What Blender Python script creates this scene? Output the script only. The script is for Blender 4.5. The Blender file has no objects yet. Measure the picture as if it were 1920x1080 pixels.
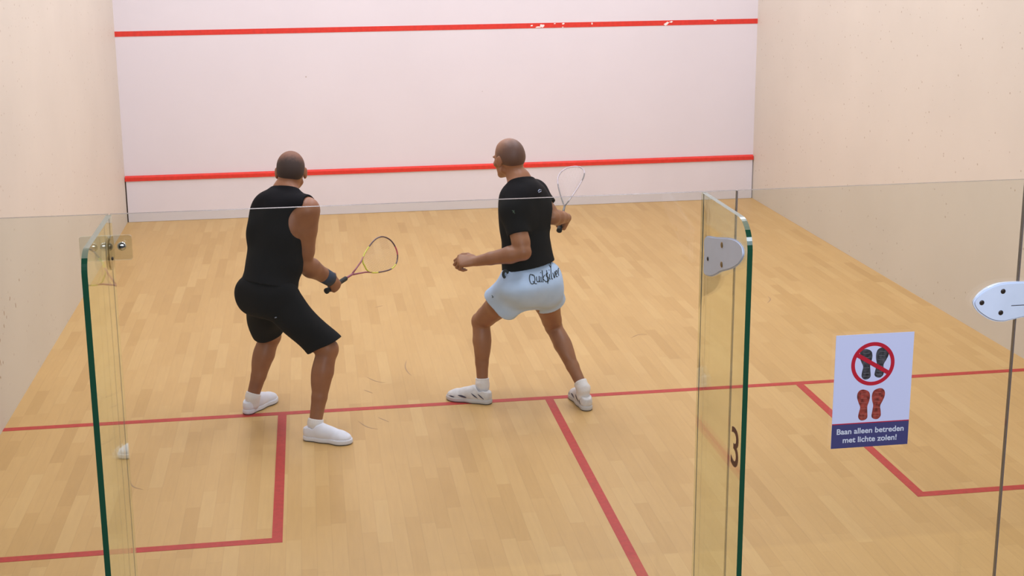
import bpy, bmesh, math, random
import numpy as np
from mathutils import Vector, Matrix, Euler
random.seed(4)
sc = bpy.context.scene
COL = sc.collection
PI = math.pi

# ------------------------------------------------------------------ helpers
def v3(*a): return np.array(a, float)
def unit(a):
    a = np.asarray(a, float); return a / np.linalg.norm(a)

def link(name, verts, faces, mats, parent=None, smooth=True, fmat=None):
    me = bpy.data.meshes.new(name)
    me.from_pydata([tuple(v) for v in verts], [], [tuple(f) for f in faces])
    o = bpy.data.objects.new(name, me); COL.objects.link(o)
    for m in (mats if isinstance(mats, (list, tuple)) else [mats]): me.materials.append(m)
    if smooth: me.polygons.foreach_set('use_smooth', [True] * len(me.polygons))
    if fmat is not None: me.polygons.foreach_set('material_index', list(fmat))
    me.update()
    if parent is not None: o.parent = parent
    return o

def from_bm(name, bm, mats, parent=None, smooth=False):
    me = bpy.data.meshes.new(name); bm.normal_update(); bm.to_mesh(me); bm.free()
    o = bpy.data.objects.new(name, me); COL.objects.link(o)
    for m in (mats if isinstance(mats, (list, tuple)) else [mats]): me.materials.append(m)
    if smooth: me.polygons.foreach_set('use_smooth', [True] * len(me.polygons))
    if parent is not None: o.parent = parent
    return o

def empty(name, loc):
    o = bpy.data.objects.new(name, None); COL.objects.link(o); o.location = loc
    o.empty_display_size = .1
    return o

def tag(o, label=None, cat=None, group=None, kind=None):
    if label: o['label'] = label
    if cat: o['category'] = cat
    if group: o['group'] = group
    if kind: o['kind'] = kind
    return o

def keep(o, parent):            # parent an object already placed in world space
    o.parent = parent
    o.matrix_parent_inverse = Matrix.Translation(-Vector(parent.location))
    return o

def box_bm(bm, x0, x1, y0, y1, z0, z1):
    m = Matrix.Translation(((x0+x1)/2, (y0+y1)/2, (z0+z1)/2)) @ Matrix.Diagonal((x1-x0, y1-y0, z1-z0, 1))
    return bmesh.ops.create_cube(bm, size=1, matrix=m)

def box(name, x0, x1, y0, y1, z0, z1, mats, parent=None, bevel=0):
    bm = bmesh.new(); box_bm(bm, x0, x1, y0, y1, z0, z1)
    if bevel: bmesh.ops.bevel(bm, geom=bm.edges[:], offset=bevel, segments=2, affect='EDGES', profile=.5)
    return from_bm(name, bm, mats, parent)

def prism(pts, depth, to_world):
    """closed 2-D outline -> solid; to_world(a, b, c) maps outline + thickness to the world"""
    n = len(pts)
    V = [to_world(a, b, 0.) for a, b in pts] + [to_world(a, b, depth) for a, b in pts]
    F = [tuple(range(n))[::-1], tuple(range(n, 2*n))]
    F += [(i, (i+1) % n, n + (i+1) % n, n + i) for i in range(n)]
    return V, F

def fix_normals(o):
    bm = bmesh.new(); bm.from_mesh(o.data); bmesh.ops.recalc_face_normals(bm, faces=bm.faces[:])
    bm.to_mesh(o.data); bm.free(); return o

def tube(path, radii, closed=False, n=10, squash=None):
    """tube mesh along a polyline"""
    P = [np.asarray(p, float) for p in path]; m = len(P)
    if not hasattr(radii, '__len__'): radii = [radii] * m
    V, F = [], []
    T0 = unit(P[1] - P[0]); ref = v3(0, 0, 1) if abs(T0[2]) < .9 else v3(1, 0, 0)
    N = unit(np.cross(T0, ref))
    for i in range(m):
        a = P[(i-1) % m] if (closed or i > 0) else P[i]
        b = P[(i+1) % m] if (closed or i < m-1) else P[i]
        T = unit(b - a); N = unit(N - T * np.dot(N, T)); B = np.cross(T, N)
        for k in range(n):
            t = 2*PI*k/n
            V.append(P[i] + radii[i] * (math.cos(t) * N + math.sin(t) * B))
    L = m if closed else m - 1
    for i in range(L):
        for k in range(n):
            j = (i+1) % m
            F.append((i*n+k, i*n+(k+1) % n, j*n+(k+1) % n, j*n+k))
    if not closed:
        F.append(tuple(range(n))[::-1]); F.append(tuple((m-1)*n+k for k in range(n)))
    return V, F

def merge(parts):
    V, F = [], []
    for v, f in parts:
        k = len(V); V += list(v); F += [tuple(i+k for i in q) for q in f]
    return V, F

def smooth_poly(ctrl, n=6):
    C_ = [np.array(c, float) for c in ctrl]; k = len(C_); out = []
    for i in range(k):
        p0, p1, p2, p3 = C_[(i-1) % k], C_[i], C_[(i+1) % k], C_[(i+2) % k]
        for j in range(n):
            t = j/n
            out.append(.5*((2*p1) + (-p0+p2)*t + (2*p0-5*p1+4*p2-p3)*t*t + (-p0+3*p1-3*p2+p3)*t**3))
    return [tuple(o) for o in out]

# ------------------------------------------------------------------ materials
def mat(name):
    m = bpy.data.materials.new(name); m.use_nodes = True
    return m, m.node_tree.nodes, m.node_tree.links

def simple(name, col, rough=.6, metal=0., spec=.5, noise=None, bump=None, coat=0, sheen=0):
    m, N, L = mat(name); b = N['Principled BSDF']
    b.inputs['Base Color'].default_value = (*col, 1); b.inputs['Roughness'].default_value = rough
    b.inputs['Metallic'].default_value = metal; b.inputs['Specular IOR Level'].default_value = spec
    b.inputs['Coat Weight'].default_value = coat
    b.inputs['Sheen Weight'].default_value = sheen
    tc = N.new('ShaderNodeTexCoord')
    if noise:
        sc_, amt = noise
        t = N.new('ShaderNodeTexNoise'); t.inputs['Scale'].default_value = sc_; t.inputs['Detail'].default_value = 3
        L.new(tc.outputs['Object'], t.inputs['Vector'])
        r = N.new('ShaderNodeMapRange'); r.inputs['From Min'].default_value = .3; r.inputs['From Max'].default_value = .7
        r.inputs['To Min'].default_value = 1-amt; r.inputs['To Max'].default_value = 1+amt
        L.new(t.outputs['Fac'], r.inputs['Value'])
        mx = N.new('ShaderNodeVectorMath'); mx.operation = 'SCALE'; mx.inputs[0].default_value = col
        L.new(r.outputs[0], mx.inputs['Scale']); L.new(mx.outputs[0], b.inputs['Base Color'])
    if bump:
        sc_, st, dist = bump
        t = N.new('ShaderNodeTexNoise'); t.inputs['Scale'].default_value = sc_; t.inputs['Detail'].default_value = 4
        L.new(tc.outputs['Object'], t.inputs['Vector'])
        bp = N.new('ShaderNodeBump'); bp.inputs['Strength'].default_value = st; bp.inputs['Distance'].default_value = dist
        L.new(t.outputs['Fac'], bp.inputs['Height']); L.new(bp.outputs[0], b.inputs['Normal'])
    return m

def floor_material():
    m, N, L = mat('maple_strip_floor'); b = N['Principled BSDF']
    g = N.new('ShaderNodeNewGeometry'); sp = N.new('ShaderNodeSeparateXYZ'); L.new(g.outputs['Position'], sp.inputs[0])
    def M(op, a, b_=None, c=None):
        n = N.new('ShaderNodeMath'); n.operation = op
        for i, x in enumerate((a, b_, c)):
            if x is None: continue
            if isinstance(x, (int, float)): n.inputs[i].default_value = x
            else: L.new(x, n.inputs[i])
        return n.outputs[0]
    def WN(vx, vy):
        c = N.new('ShaderNodeCombineXYZ'); L.new(vx, c.inputs[0])
        if isinstance(vy, (int, float)): c.inputs[1].default_value = vy
        else: L.new(vy, c.inputs[1])
        w = N.new('ShaderNodeTexWhiteNoise'); w.noise_dimensions = '3D'; L.new(c.outputs[0], w.inputs['Vector'])
        return w.outputs['Value'], w.outputs['Color']
    xs = M('DIVIDE', sp.outputs[0], .071); row = M('FLOOR', xs); fx = M('FRACT', xs)
    off, _ = WN(row, 7.3); ln, _ = WN(row, 3.1)
    ys = M('DIVIDE', M('ADD', sp.outputs[1], M('MULTIPLY', off, 3.)), M('MULTIPLY_ADD', ln, .28, .40))
    seg = M('FLOOR', ys); fy = M('FRACT', ys)
    val, colr = WN(row, seg)
    ramp = N.new('ShaderNodeValToRGB'); L.new(val, ramp.inputs[0]); e = ramp.color_ramp.elements
    e[0].position = 0; e[0].color = (.51, .315, .130, 1); e[1].position = 1; e[1].color = (.602, .397, .182, 1)
    for p, c in ((.07, (.535, .335, .140, 1)), (.35, (.562, .357, .154, 1)), (.75, (.577, .370, .163, 1))):
        k = e.new(p); k.color = c
    # grain
    mp = N.new('ShaderNodeMapping'); mp.inputs['Scale'].default_value = (60, 5, 1); L.new(g.outputs['Position'], mp.inputs[0])
    ns = N.new('ShaderNodeTexNoise'); ns.inputs['Scale'].default_value = 1; ns.inputs['Detail'].default_value = 5; L.new(mp.outputs[0], ns.inputs['Vector'])
    n2 = N.new('ShaderNodeTexNoise'); n2.inputs['Scale'].default_value = .9; n2.inputs['Detail'].default_value = 3; L.new(g.outputs['Position'], n2.inputs['Vector'])
    k = M('ADD', M('MULTIPLY_ADD', ns.outputs['Fac'], .16, .92), M('MULTIPLY_ADD', n2.outputs['Fac'], .14, -.07))
    edge = M('MINIMUM', M('MINIMUM', fx, M('SUBTRACT', 1., fx)), M('MULTIPLY', M('MINIMUM', fy, M('SUBTRACT', 1., fy)), 7.))
    gap = M('MULTIPLY_ADD', M('LESS_THAN', edge, .018), -.10, 1.)
    k = M('MULTIPLY', k, gap)
    vm = N.new('ShaderNodeVectorMath'); vm.operation = 'SCALE'; L.new(ramp.outputs[0], vm.inputs[0]); L.new(k, vm.inputs['Scale'])
    tn = N.new('ShaderNodeVectorMath'); tn.operation = 'MULTIPLY'; tn.inputs[1].default_value = (.985, .96, .87); L.new(vm.outputs[0], tn.inputs[0])
    L.new(tn.outputs[0], b.inputs['Base Color'])
    b.inputs['Roughness'].default_value = .42; b.inputs['Specular IOR Level'].default_value = .35
    return m

def wall_material(name, col, specks, mottled=.03):
    m, N, L = mat(name); b = N['Principled BSDF']
    g = N.new('ShaderNodeNewGeometry')
    n2 = N.new('ShaderNodeTexNoise'); n2.inputs['Scale'].default_value = 1.3; n2.inputs['Detail'].default_value = 5; L.new(g.outputs['Position'], n2.inputs['Vector'])
    r = N.new('ShaderNodeMapRange'); r.inputs['From Min'].default_value = .3; r.inputs['From Max'].default_value = .7
    r.inputs['To Min'].default_value = 1-mottled; r.inputs['To Max'].default_value = 1+mottled; L.new(n2.outputs['Fac'], r.inputs['Value'])
    vm = N.new('ShaderNodeVectorMath'); vm.operation = 'SCALE'; vm.inputs[0].default_value = col; L.new(r.outputs[0], vm.inputs['Scale'])
    # ball marks: sparse little smudges
    vo = N.new('ShaderNodeTexVoronoi'); vo.inputs['Scale'].default_value = 20; L.new(g.outputs['Position'], vo.inputs['Vector'])
    sp = N.new('ShaderNodeSeparateColor'); L.new(vo.outputs['Color'], sp.inputs[0])
    cl = N.new('ShaderNodeTexNoise'); cl.inputs['Scale'].default_value = .8; L.new(g.outputs['Position'], cl.inputs['Vector'])
    th = N.new('ShaderNodeMath'); th.operation = 'MULTIPLY_ADD'; L.new(cl.outputs['Fac'], th.inputs[0]); th.inputs[1].default_value = .9*specks; th.inputs[2].default_value = -.30*specks
    gate = N.new('ShaderNodeMath'); gate.operation = 'LESS_THAN'; L.new(sp.outputs[0], gate.inputs[0]); L.new(th.outputs[0], gate.inputs[1])
    rad = N.new('ShaderNodeMath'); rad.operation = 'MULTIPLY_ADD'; L.new(sp.outputs[1], rad.inputs[0]); rad.inputs[1].default_value = .10; rad.inputs[2].default_value = .06
    d = N.new('ShaderNodeMath'); d.operation = 'LESS_THAN'; L.new(vo.outputs['Distance'], d.inputs[0]); L.new(rad.outputs[0], d.inputs[1])
    a = N.new('ShaderNodeMath'); a.operation = 'MULTIPLY'; L.new(gate.outputs[0], a.inputs[0]); L.new(d.outputs[0], a.inputs[1])
    a2 = N.new('ShaderNodeMath'); a2.operation = 'MULTIPLY'; L.new(a.outputs[0], a2.inputs[0]); a2.inputs[1].default_value = .5
    mx = N.new('ShaderNodeMix'); mx.data_type = 'RGBA'; L.new(a2.outputs[0], mx.inputs[0]); L.new(vm.outputs[0], mx.inputs[6]); mx.inputs[7].default_value = (.30, .20, .12, 1)
    L.new(mx.outputs[2], b.inputs['Base Color'])
    b.inputs['Roughness'].default_value = .55; b.inputs['Specular IOR Level'].default_value = .25
    bp = N.new('ShaderNodeBump'); bp.inputs['Strength'].default_value = .12; bp.inputs['Distance'].default_value = .002
    nn = N.new('ShaderNodeTexNoise'); nn.inputs['Scale'].default_value = 120; L.new(g.outputs['Position'], nn.inputs['Vector'])
    L.new(nn.outputs['Fac'], bp.inputs['Height']); L.new(bp.outputs[0], b.inputs['Normal'])
    return m

def glass_material(name, tint):
    """clear sheet glass: see-through, slightly tinted, Fresnel reflections on both faces"""
    m, N, L = mat(name); N.remove(N['Principled BSDF'])
    g = N.new('ShaderNodeNewGeometry')
    ior = N.new('ShaderNodeMapRange'); L.new(g.outputs['Backfacing'], ior.inputs['Value'])
    ior.inputs['To Min'].default_value = 1.5; ior.inputs['To Max'].default_value = 1/1.5
    fr = N.new('ShaderNodeFresnel'); L.new(ior.outputs[0], fr.inputs['IOR'])
    t = N.new('ShaderNodeBsdfTransparent'); t.inputs[0].default_value = (*tint, 1)
    gl = N.new('ShaderNodeBsdfGlossy'); gl.inputs['Roughness'].default_value = .02; gl.inputs[0].default_value = (.95, 1, .95, 1)
    mx = N.new('ShaderNodeMixShader'); L.new(fr.outputs[0], mx.inputs[0]); L.new(t.outputs[0], mx.inputs[1]); L.new(gl.outputs[0], mx.inputs[2])
    L.new(mx.outputs[0], N['Material Output'].inputs[0])
    return m

M_floor = floor_material()
M_side = wall_material('cream_plaster', (.650, .596, .518), .9)
M_front = wall_material('white_plaster', (.728, .692, .742), .06, .015)
M_red_wall = simple('red_wall_paint', (.68, .035, .022), .45, noise=(30, .08))
M_red_floor = simple('red_floor_paint', (.43, .030, .022), .55, noise=(40, .12))
M_chip = simple('bare_plaster', (.86, .83, .82), .7)
M_tin = simple('tin_white_metal', (.71, .68, .728), .45, noise=(2, .02))
M_ceil = simple('ceiling_white', (.8, .78, .74), .8)
M_glass = glass_material('sheet_glass', (.955, .968, .95))
M_fin = glass_material('fin_glass', (.935, .955, .90))
M_edge = simple('glass_edge_green', (.009, .065, .034), .12, spec=.8)
M_edge_toplit = simple('glass_edge_toplit', (.20, .24, .17), .25, spec=.6)  # paler copy of the fin edge, light reflected along its top painted in
M_edge_thin = simple('glass_edge_brown', (.15, .12, .085), .22)
M_seal = simple('silicone_joint', (.16, .125, .12), .5)
M_nylon = simple('white_nylon', (.70, .78, .98), .35, noise=(12, .04))
M_hole = simple('dark_screw_and_gap', (.05, .035, .03), .4, metal=.5)
M_brass = simple('dull_brass_screw', (.30, .20, .09), .4, metal=.6)
M_chrome = simple('chrome', (.62, .63, .66), .14, metal=1)
M_clamp = simple('grey_clamp_block', (.40, .35, .29), .4)
M_acrylic = glass_material('clear_plate', (.90, .92, .90))
M_scuff = simple('rubber_scuff', (.36, .23, .13), .6)

# ------------------------------------------------------------------ the court
W, D, H = 6.4, 9.8, 5.7
fl = box('floor', -.12, W+.12, -2.2, D+.1, -.1, 0, M_floor); tag(fl, kind='structure')
wl = box('wall_left', -.12, 0, -.1, D+.12, 0, H, M_side); tag(wl, kind='structure')
wr = box('wall_right', W, W+.12, -.1, D+.12, 0, H, M_side); tag(wr, kind='structure')
wf = box('wall_front', 0, W, D, D+.12, 0, H, M_front); tag(wf, kind='structure')
ce = box('ceiling', -.12, W+.12, -.1, D+.12, H, H+.1, M_ceil); tag(ce, kind='structure')

SY, BY, X1, XH, X2 = 4.253, 2.652, 1.566, 3.168, 4.753
def floor_line(name, x0, x1, y0, y1, label, z=.0012):
    o = box(name, x0, x1, y0, y1, 0, z, M_red_floor); keep(o, fl); o['label'] = label
floor_line('short_line', 0, W, SY, SY+.05, 'red line running right across the floor')
floor_line('half_court_line', XH, XH+.05, 0, SY, 'red line down the middle of the rear court')
def box_line(xa, xb, xs, label):
    bm = bmesh.new(); box_bm(bm, xs, xs+.05, BY-.05, SY, 0, .0012); box_bm(bm, xa, xb, BY-.05, BY, 0, .0012)
    o = from_bm('service_box_line', bm, M_red_floor); keep(o, fl); o['label'] = label
box_line(0, X1, X1, 'red L shaped line of the left service box')
box_line(X2+.05, W, X2, 'red L shaped line of the right service box')

ZS = 1.82
o = box('service_line', 0, W, D-.003, D, ZS, ZS+.05, M_red_wall); keep(o, wf)
# chipped paint on the service line
def chip(cx, cz, rx, rz, tilt, seed):
    r = random.Random(seed); pts = []
    for k in range(11):
        t = 2*PI*k/11; q = r.uniform(.6, 1.15)
        a, b = rx*q*math.cos(t), rz*q*math.sin(t); pts.append((a + tilt*b, b))
    return prism(pts, .0008, lambda a, b, c: (cx+a, D-.003-c, cz+b))
chips = [(4.055, 1.845, .013, .009, 0, 1), (4.16, 1.842, .022, .019, 0, 2), (4.12, 1.829, .035, .008, 1, 3),
         (4.29, 1.862, .012, .006, 0, 4), (4.375, 1.858, .014, .008, .5, 5), (4.37, 1.825, .008, .005, 0, 6),
         (4.67, 1.853, .009, .014, 0, 7), (5.44, 1.838, .024, .022, .7, 8), (5.49, 1.855, .020, .010, .5, 9), (5.95, 1.862, .018, .006, 0, 10)]
V, F = merge([chip(*c) for c in chips])
o = fix_normals(link('chipped_paint', V, F, M_chip, smooth=False)); keep(o, wf)

# the tin: metal board along the foot of the front wall
ZT = .4115
tin = empty('tin_board', (W/2, D-.012, 0))
tag(tin, 'white tin board with a red top rail along the foot of the front wall', 'tin board')
o = box('panel', .012, W-.012, D-.024, D-.001, .002, ZT, M_tin); keep(o, tin)
bm = bmesh.new(); vs = []
for x in (.004, W-.004):
    for (y, z) in ((D-.001, ZT), (D-.034, ZT), (D-.034, ZT+.036), (D-.001, ZT+.05)): vs.append(bm.verts.new((x, y, z)))
bm.faces.new(vs[0:4]); bm.faces.new(vs[4:8][::-1])
for i in range(4): bm.faces.new((vs[i], vs[4+i], vs[4+(i+1) % 4], vs[(i+1) % 4]))
bmesh.ops.recalc_face_normals(bm, faces=bm.faces[:])
o = from_bm('top_rail', bm, M_red_wall); keep(o, tin); o['label'] = 'red sloping top rail'
o = box('end_gap_shade', .0005, .0118, D-.020, D-.001, .002, ZT, M_hole); keep(o, tin)  # solid dark strip painting the shade between tin end and side wall

# floor scuffs
def scuff(pts, w):
    C_ = [np.array(p, float) for p in pts]; C_ = [2*C_[0]-C_[1]] + C_ + [2*C_[-1]-C_[-2]]; pts = []
    for i in range(1, len(C_)-2):
        for j in range(5):
            t = j/5; p0, p1, p2, p3 = C_[i-1:i+3]; pts.append(tuple(.5*((2*p1)+(-p0+p2)*t+(2*p0-5*p1+4*p2-p3)*t*t+(-p0+3*p1-3*p2+p3)*t**3)))
    L_, R_ = [], []
    n = len(pts)
    for i, (x, y) in enumerate(pts):
        a = pts[max(i-1, 0)]; b = pts[min(i+1, n-1)]; t = unit((b[0]-a[0], b[1]-a[1])); ww = w*math.sin(PI*(i+.6)/(n+.2))
        L_.append((x - t[1]*ww, y + t[0]*ww)); R_.append((x + t[1]*ww, y - t[0]*ww))
    return prism(L_ + R_[::-1], .0006, lambda a, b, c: (a, b, .0002+c))
sk = [[(2.395, 5.13), (2.375, 5.0), (2.385, 4.88), (2.41, 4.80)], [(2.12, 4.83), (2.17, 4.75), (2.24, 4.70)],
      [(2.03, 4.08), (2.08, 3.98), (2.15, 3.93)], [(3.98, 5.35), (4.05, 5.41), (4.12, 5.40)], [(2.09, 4.6), (2.15, 4.52)],
      [(2.15, 4.12), (2.22, 4.02)], [(5.2, 6.0), (5.26, 6.1), (5.27, 6.2)], [(2.26, 6.4), (2.33, 6.45)], [(.8, 3.5), (.84, 3.36), (.91, 3.30)]]
V, F = merge([scuff(p, .0035) for p in sk])
o = fix_normals(link('scuff_marks', V, F, M_scuff, smooth=False)); keep(o, fl)
# dark ball smears low on the left wall
sm = []
rr = random.Random(12)
for (y, z) in ((4.55, .62), (4.60, .58), (4.52, .55), (4.85, .58), (4.40, .50), (4.36, .38), (4.42, .36), (4.72, .66), (5.0, .7), (4.33, .30)):
    l, t_, a = rr.uniform(.008, .024), rr.uniform(.003, .006), rr.uniform(.8, 2.2)
    pts = [(l*math.cos(t)*math.cos(a) - t_*math.sin(t)*math.sin(a), l*math.cos(t)*math.sin(a) + t_*math.sin(t)*math.cos(a)) for t in np.linspace(0, 2*PI, 9)[:-1]]
    sm.append(prism(pts, .0008, lambda a_, b_, c, y=y, z=z: (c, y+a_, z+b_)))
V, F = merge(sm); o = fix_normals(link('ball_marks', V, F, M_scuff, smooth=False)); keep(o, wl)

# ------------------------------------------------------------------ glass back wall
ZG = 2.143; TG = .010
wb = empty('wall_back', (W/2, 0, 0)); tag(wb, kind='structure')
def pane(name, x0, x1, label, cat, kind=None):
    bm = bmesh.new(); box_bm(bm, x0, x1, 0, TG, 0.012, ZG)
    for f in bm.faces:
        f.material_index = 1 if abs(f.normal.z) > .5 else 0
    o = from_bm(name, bm, [M_glass, M_edge_thin])
    if cat: keep(o, wb); o['label'] = label
    return o
XF1, XF2, XF3, XD1, XD2 = 1.343, 2.785, 3.735, 2.872, 3.646
pane('glass_pane', .003, XF1-.0015, 'clear glass wall pane left of the left glass fin, against the left wall', 'pane')
pane('glass_pane', XF1+.0015, XD1-.002, 'wide clear glass wall pane between the left fin and the door', 'pane')
pane('glass_pane', XD2+.002, W-.003, 'clear glass wall pane right of the glass door', 'pane')
door = pane('door_1', XD1+.002, XD2-.002, '', ''); tag(door, kind='structure')
def seal(x, w, label):
    o = box('seal', x-w, x+w, -.0005, TG+.0005, .012, ZG, M_seal); return o
s_ = box('seal', XD1-.0012, XD1+.0012, 0, TG, .012, ZG-.001, M_seal); keep(s_, door)
s_ = box('seal', XD2-.0018, XD2+.0018, 0, TG, .012, ZG-.001, M_seal); keep(s_, door)
sill = box('trim_1', 0, W, -.01, TG+.01, 0, .012, M_clamp); tag(sill, kind='structure')

TF = .0125
def fin(x, depth, rad, label):
    pts = [(0, .012), (-depth, .012)]
    for k in range(13):
        t = PI - k*PI/2/12
        pts.append((-depth + rad + rad*math.cos(t), ZG-.001 - rad + rad*math.sin(t)))
    pts.append((0, ZG-.001))
    n = len(pts)
    V, F = prism(pts, TF, lambda a, b, c: (x - TF/2 + c, a - .001, b))
    o = fix_normals(link('glass_fin', V, F, [M_fin, M_edge, M_edge_toplit], smooth=False))
    for f in o.data.polygons:
        nn = f.normal
        f.material_index = 0 if (abs(nn.x) > .5 or nn.y > .5) else (2 if nn.z > .75 else 1)
    tag(o, label, 'glass fin')
    e_ = box('seal', x-.0012, x+.0012, -.0010, -.0001, .012, ZG-.002, M_clamp); e_.parent = o
    return o
f1 = fin(XF1, .372, .05, 'left glass fin with a clear bolted plate at its top corner')
f2 = fin(XF2, .350, .07, 'glass fin beside the door bearing a white bracket and the numeral 3')
f3 = fin(XF3, .350, .07, 'glass fin right of the door, cut off by the right edge of the view')

# numeral 3 on the door-side fin
def text_obj(name, body, size, m, thick=.0004, align='CENTER', bold=0., space=1.):
    c = bpy.data.curves.new(name, 'FONT'); c.body = body; c.size = size; c.align_x = align; c.align_y = 'CENTER'
    c.extrude = thick; c.offset = bold; c.space_character = space; c.resolution_u = 6
    tmp = bpy.data.objects.new(name+'_tmp', c); COL.objects.link(tmp)
    bpy.context.view_layer.update()
    me = bpy.data.meshes.new_from_object(tmp.evaluated_get(bpy.context.evaluated_depsgraph_get()))
    bpy.data.objects.remove(tmp); me.name = name; me.materials.clear(); me.materials.append(m)
    o = bpy.data.objects.new(name, me); COL.objects.link(o); return o
M_three = simple('dark_red_sticker', (.10, .018, .012), .5)
three = text_obj('numeral', '3', .137, M_three, bold=.0005)
three.matrix_world = Matrix(((0, 0, -1, XF2-TF/2-.0006), (-1, 0, 0, -.312), (0, 1, 0, 1.586), (0, 0, 0, 1)))
_mw = three.matrix_world.copy(); three.parent = f2; three.matrix_world = _mw

# clear plate with two chrome bolts on the left fin
pl = empty('plate_fitting', (XF1, -.008, 2.066)); tag(pl, 'clear plate with two chrome bolts where the left fin meets the glass wall', 'fitting')
rp_pts = []
for (qx, qz, a0) in ((XF1+.043, 2.088, 0), (XF1-.065, 2.088, 90), (XF1-.065, 2.040, 180), (XF1+.043, 2.040, 270)):
    for k in range(5):
        t = math.radians(a0 + k*22.5); rp_pts.append((qx + .006*math.cos(t), qz + .006*math.sin(t)))
V, F = prism(rp_pts, .006, lambda a, b, c: (a, -.009 + c, b))
o = fix_normals(link('plate', V, F, M_acrylic, smooth=False)); keep(o, pl)
def dome(name, c, r, n, m, parent, flat=.6):
    bm = bmesh.new(); bmesh.ops.create_uvsphere(bm, u_segments=20, v_segments=10, radius=r)
    q = Vector(n).to_track_quat('Z', 'Y').to_matrix().to_4x4()
    bmesh.ops.transform(bm, matrix=Matrix.Translation(c) @ q @ Matrix.Diagonal((1, 1, flat, 1)), verts=bm.verts[:])
    o = from_bm(name, bm, m, smooth=True); keep(o, parent); return o
dome('bolt', (1.304, -.011, 2.068), .0105, (0, -1, 0), M_chrome, pl, .8)
dome('bolt', (1.369, -.011, 2.068), .0105, (0, -1, 0), M_chrome, pl, .8)
cp = smooth_poly([(-.022, 2.06), (-.030, 2.094), (-.060, 2.103), (-.092, 2.096), (-.100, 2.066), (-.092, 2.038), (-.060, 2.024), (-.030, 2.032)], 4)
V, F = prism(cp, .004, lambda a, b, c: (XF1+TF/2+.0005+c, a, b))
o = fix_normals(link('clamp_block', V, F, glass_material('smoked_plate', (.70, .66, .60)), smooth=False)); keep(o, pl)
dome('screw', (XF1+TF/2+.0047, -.064, 2.052), .0045, (1, 0, 0), M_hole, pl)

# white nylon bracket on the door-side fin (plates on both faces)
br = empty('fin_bracket', (XF2, -.12, 2.02)); tag(br, 'white D shaped plastic bracket bolted onto the glass fin beside the door', 'bracket')
def dplate(pts, x, th, m, name, parent, bev=.003):
    V, F = prism(pts, th, lambda a, b, c: (x + c, a, b))
    o = fix_normals(link(name, V, F, m, smooth=False))
    bm = bmesh.new(); bm.from_mesh(o.data)
    if bev: bmesh.ops.bevel(bm, geom=[e for e in bm.edges if abs(e.verts[0].co.x - e.verts[1].co.x) < 1e-5], offset=bev, segments=2, affect='EDGES')
    bm.to_mesh(o.data); bm.free(); keep(o, parent); return o
dctrl = [(-.054, 2.040), (-.052, 1.995), (-.051, 1.949), (-.085, 1.949), (-.118, 1.957), (-.155, 1.972), (-.187, 1.987), (-.258, 2.012), (-.308, 2.036), (-.334, 2.058), (-.336, 2.074), (-.318, 2.086), (-.259, 2.085), (-.139, 2.060)]
dpts = smooth_poly(dctrl, 4)
dplate(dpts, XF2-TF/2-.0060, .0055, M_nylon, 'face_plate', br)
for (y, z) in ((-.190, 2.053), (-.192, 2.006)):
    dome('screw', (XF2-TF/2-.0063, y, z), .0075, (-1, 0, 0), M_brass, br, .3)
dome('screw', (XF2-TF/2-.0063, -.086, 1.993), .0055, (-1, 0, 0), M_hole, br, .4)
# white door hinge clamp at the right edge
hg = empty('hinge_clamp', (XD2, -.01, 1.82)); tag(hg, 'white pointed plastic hinge clamp with three screws holding the glass door', 'hinge')
hp = [(3.517, 1.824), (3.530, 1.843), (3.556, 1.860), (3.590, 1.871), (3.625, 1.873), (3.66, 1.872), (3.70, 1.871), (3.735, 1.870), (3.735, 1.826), (3.735, 1.780), (3.70, 1.777), (3.66, 1.775), (3.625, 1.769), (3.600, 1.766), (3.570, 1.772), (3.540, 1.790), (3.524, 1.806)]
pts = smooth_poly(hp, 4)
for (y0, nm) in ((-.014, 'face_plate'), (TG+.001, 'face_plate')):
    q_ = 1. if y0 < 0 else .86
    V, F = prism([(3.65+(a-3.65)*q_, 1.822+(b-1.822)*q_) for a, b in pts], .013, lambda a, b, c, y0=y0: (a, y0 + c, b))
    o = fix_normals(link(nm, V, F, M_nylon, smooth=False))
    bm = bmesh.new(); bm.from_mesh(o.data)
    bmesh.ops.bevel(bm, geom=[e for e in bm.edges if abs(e.verts[0].co.y - e.verts[1].co.y) < 1e-5], offset=.004, segments=2, affect='EDGES')
    bm.to_mesh(o.data); bm.free(); keep(o, hg)
for (x, z) in ((3.539, 1.822), (3.596, 1.850), (3.594, 1.792)):
    dome('screw', (x, -.0145, z), .0068, (0, -1, 0), M_hole, hg, .35)
o = box('slot', 3.622, 3.70, -.0148, -.0138, 1.8092, 1.8108, M_hole); keep(o, hg)

# ------------------------------------------------------------------ notice on the door
M_paper = simple('notice_white', (.61, .65, .93), .45)
M_navy = simple('notice_navy', (.055, .055, .18), .45)
M_nred = simple('notice_red', (.50, .012, .035), .45)
M_nblack = simple('sole_black', (.045, .045, .055), .5, noise=(90, .8))
M_nbrown = simple('sole_red_brown', (.28, .045, .035), .5, noise=(90, .6))
M_nwhite = simple('notice_lettering', (.62, .66, .80), .45)
SX0, SX1, SZ0, SZ1 = 3.150, 3.364, 1.4355, 1.7485
SW, SH = SX1-SX0, SZ1-SZ0
sg = empty('notice_sign', ((SX0+SX1)/2, -.001, SZ0)); tag(sg, 'white and navy shoe sole notice with a red prohibition ring on the glass door', 'sign')
def S(s, t): return SX0 + s*SW, SZ1 - t*SH
o = box('sheet', SX0, SX1, -.0016, -.0006, SZ0, SZ1, M_paper); keep(o, sg)
a, b = S(0, .785), S(1, 1)
o = box('text_band', SX0+.0003, SX1-.0003, -.0020, -.0016, SZ0+.0003, a[1], M_navy); keep(o, sg)
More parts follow.
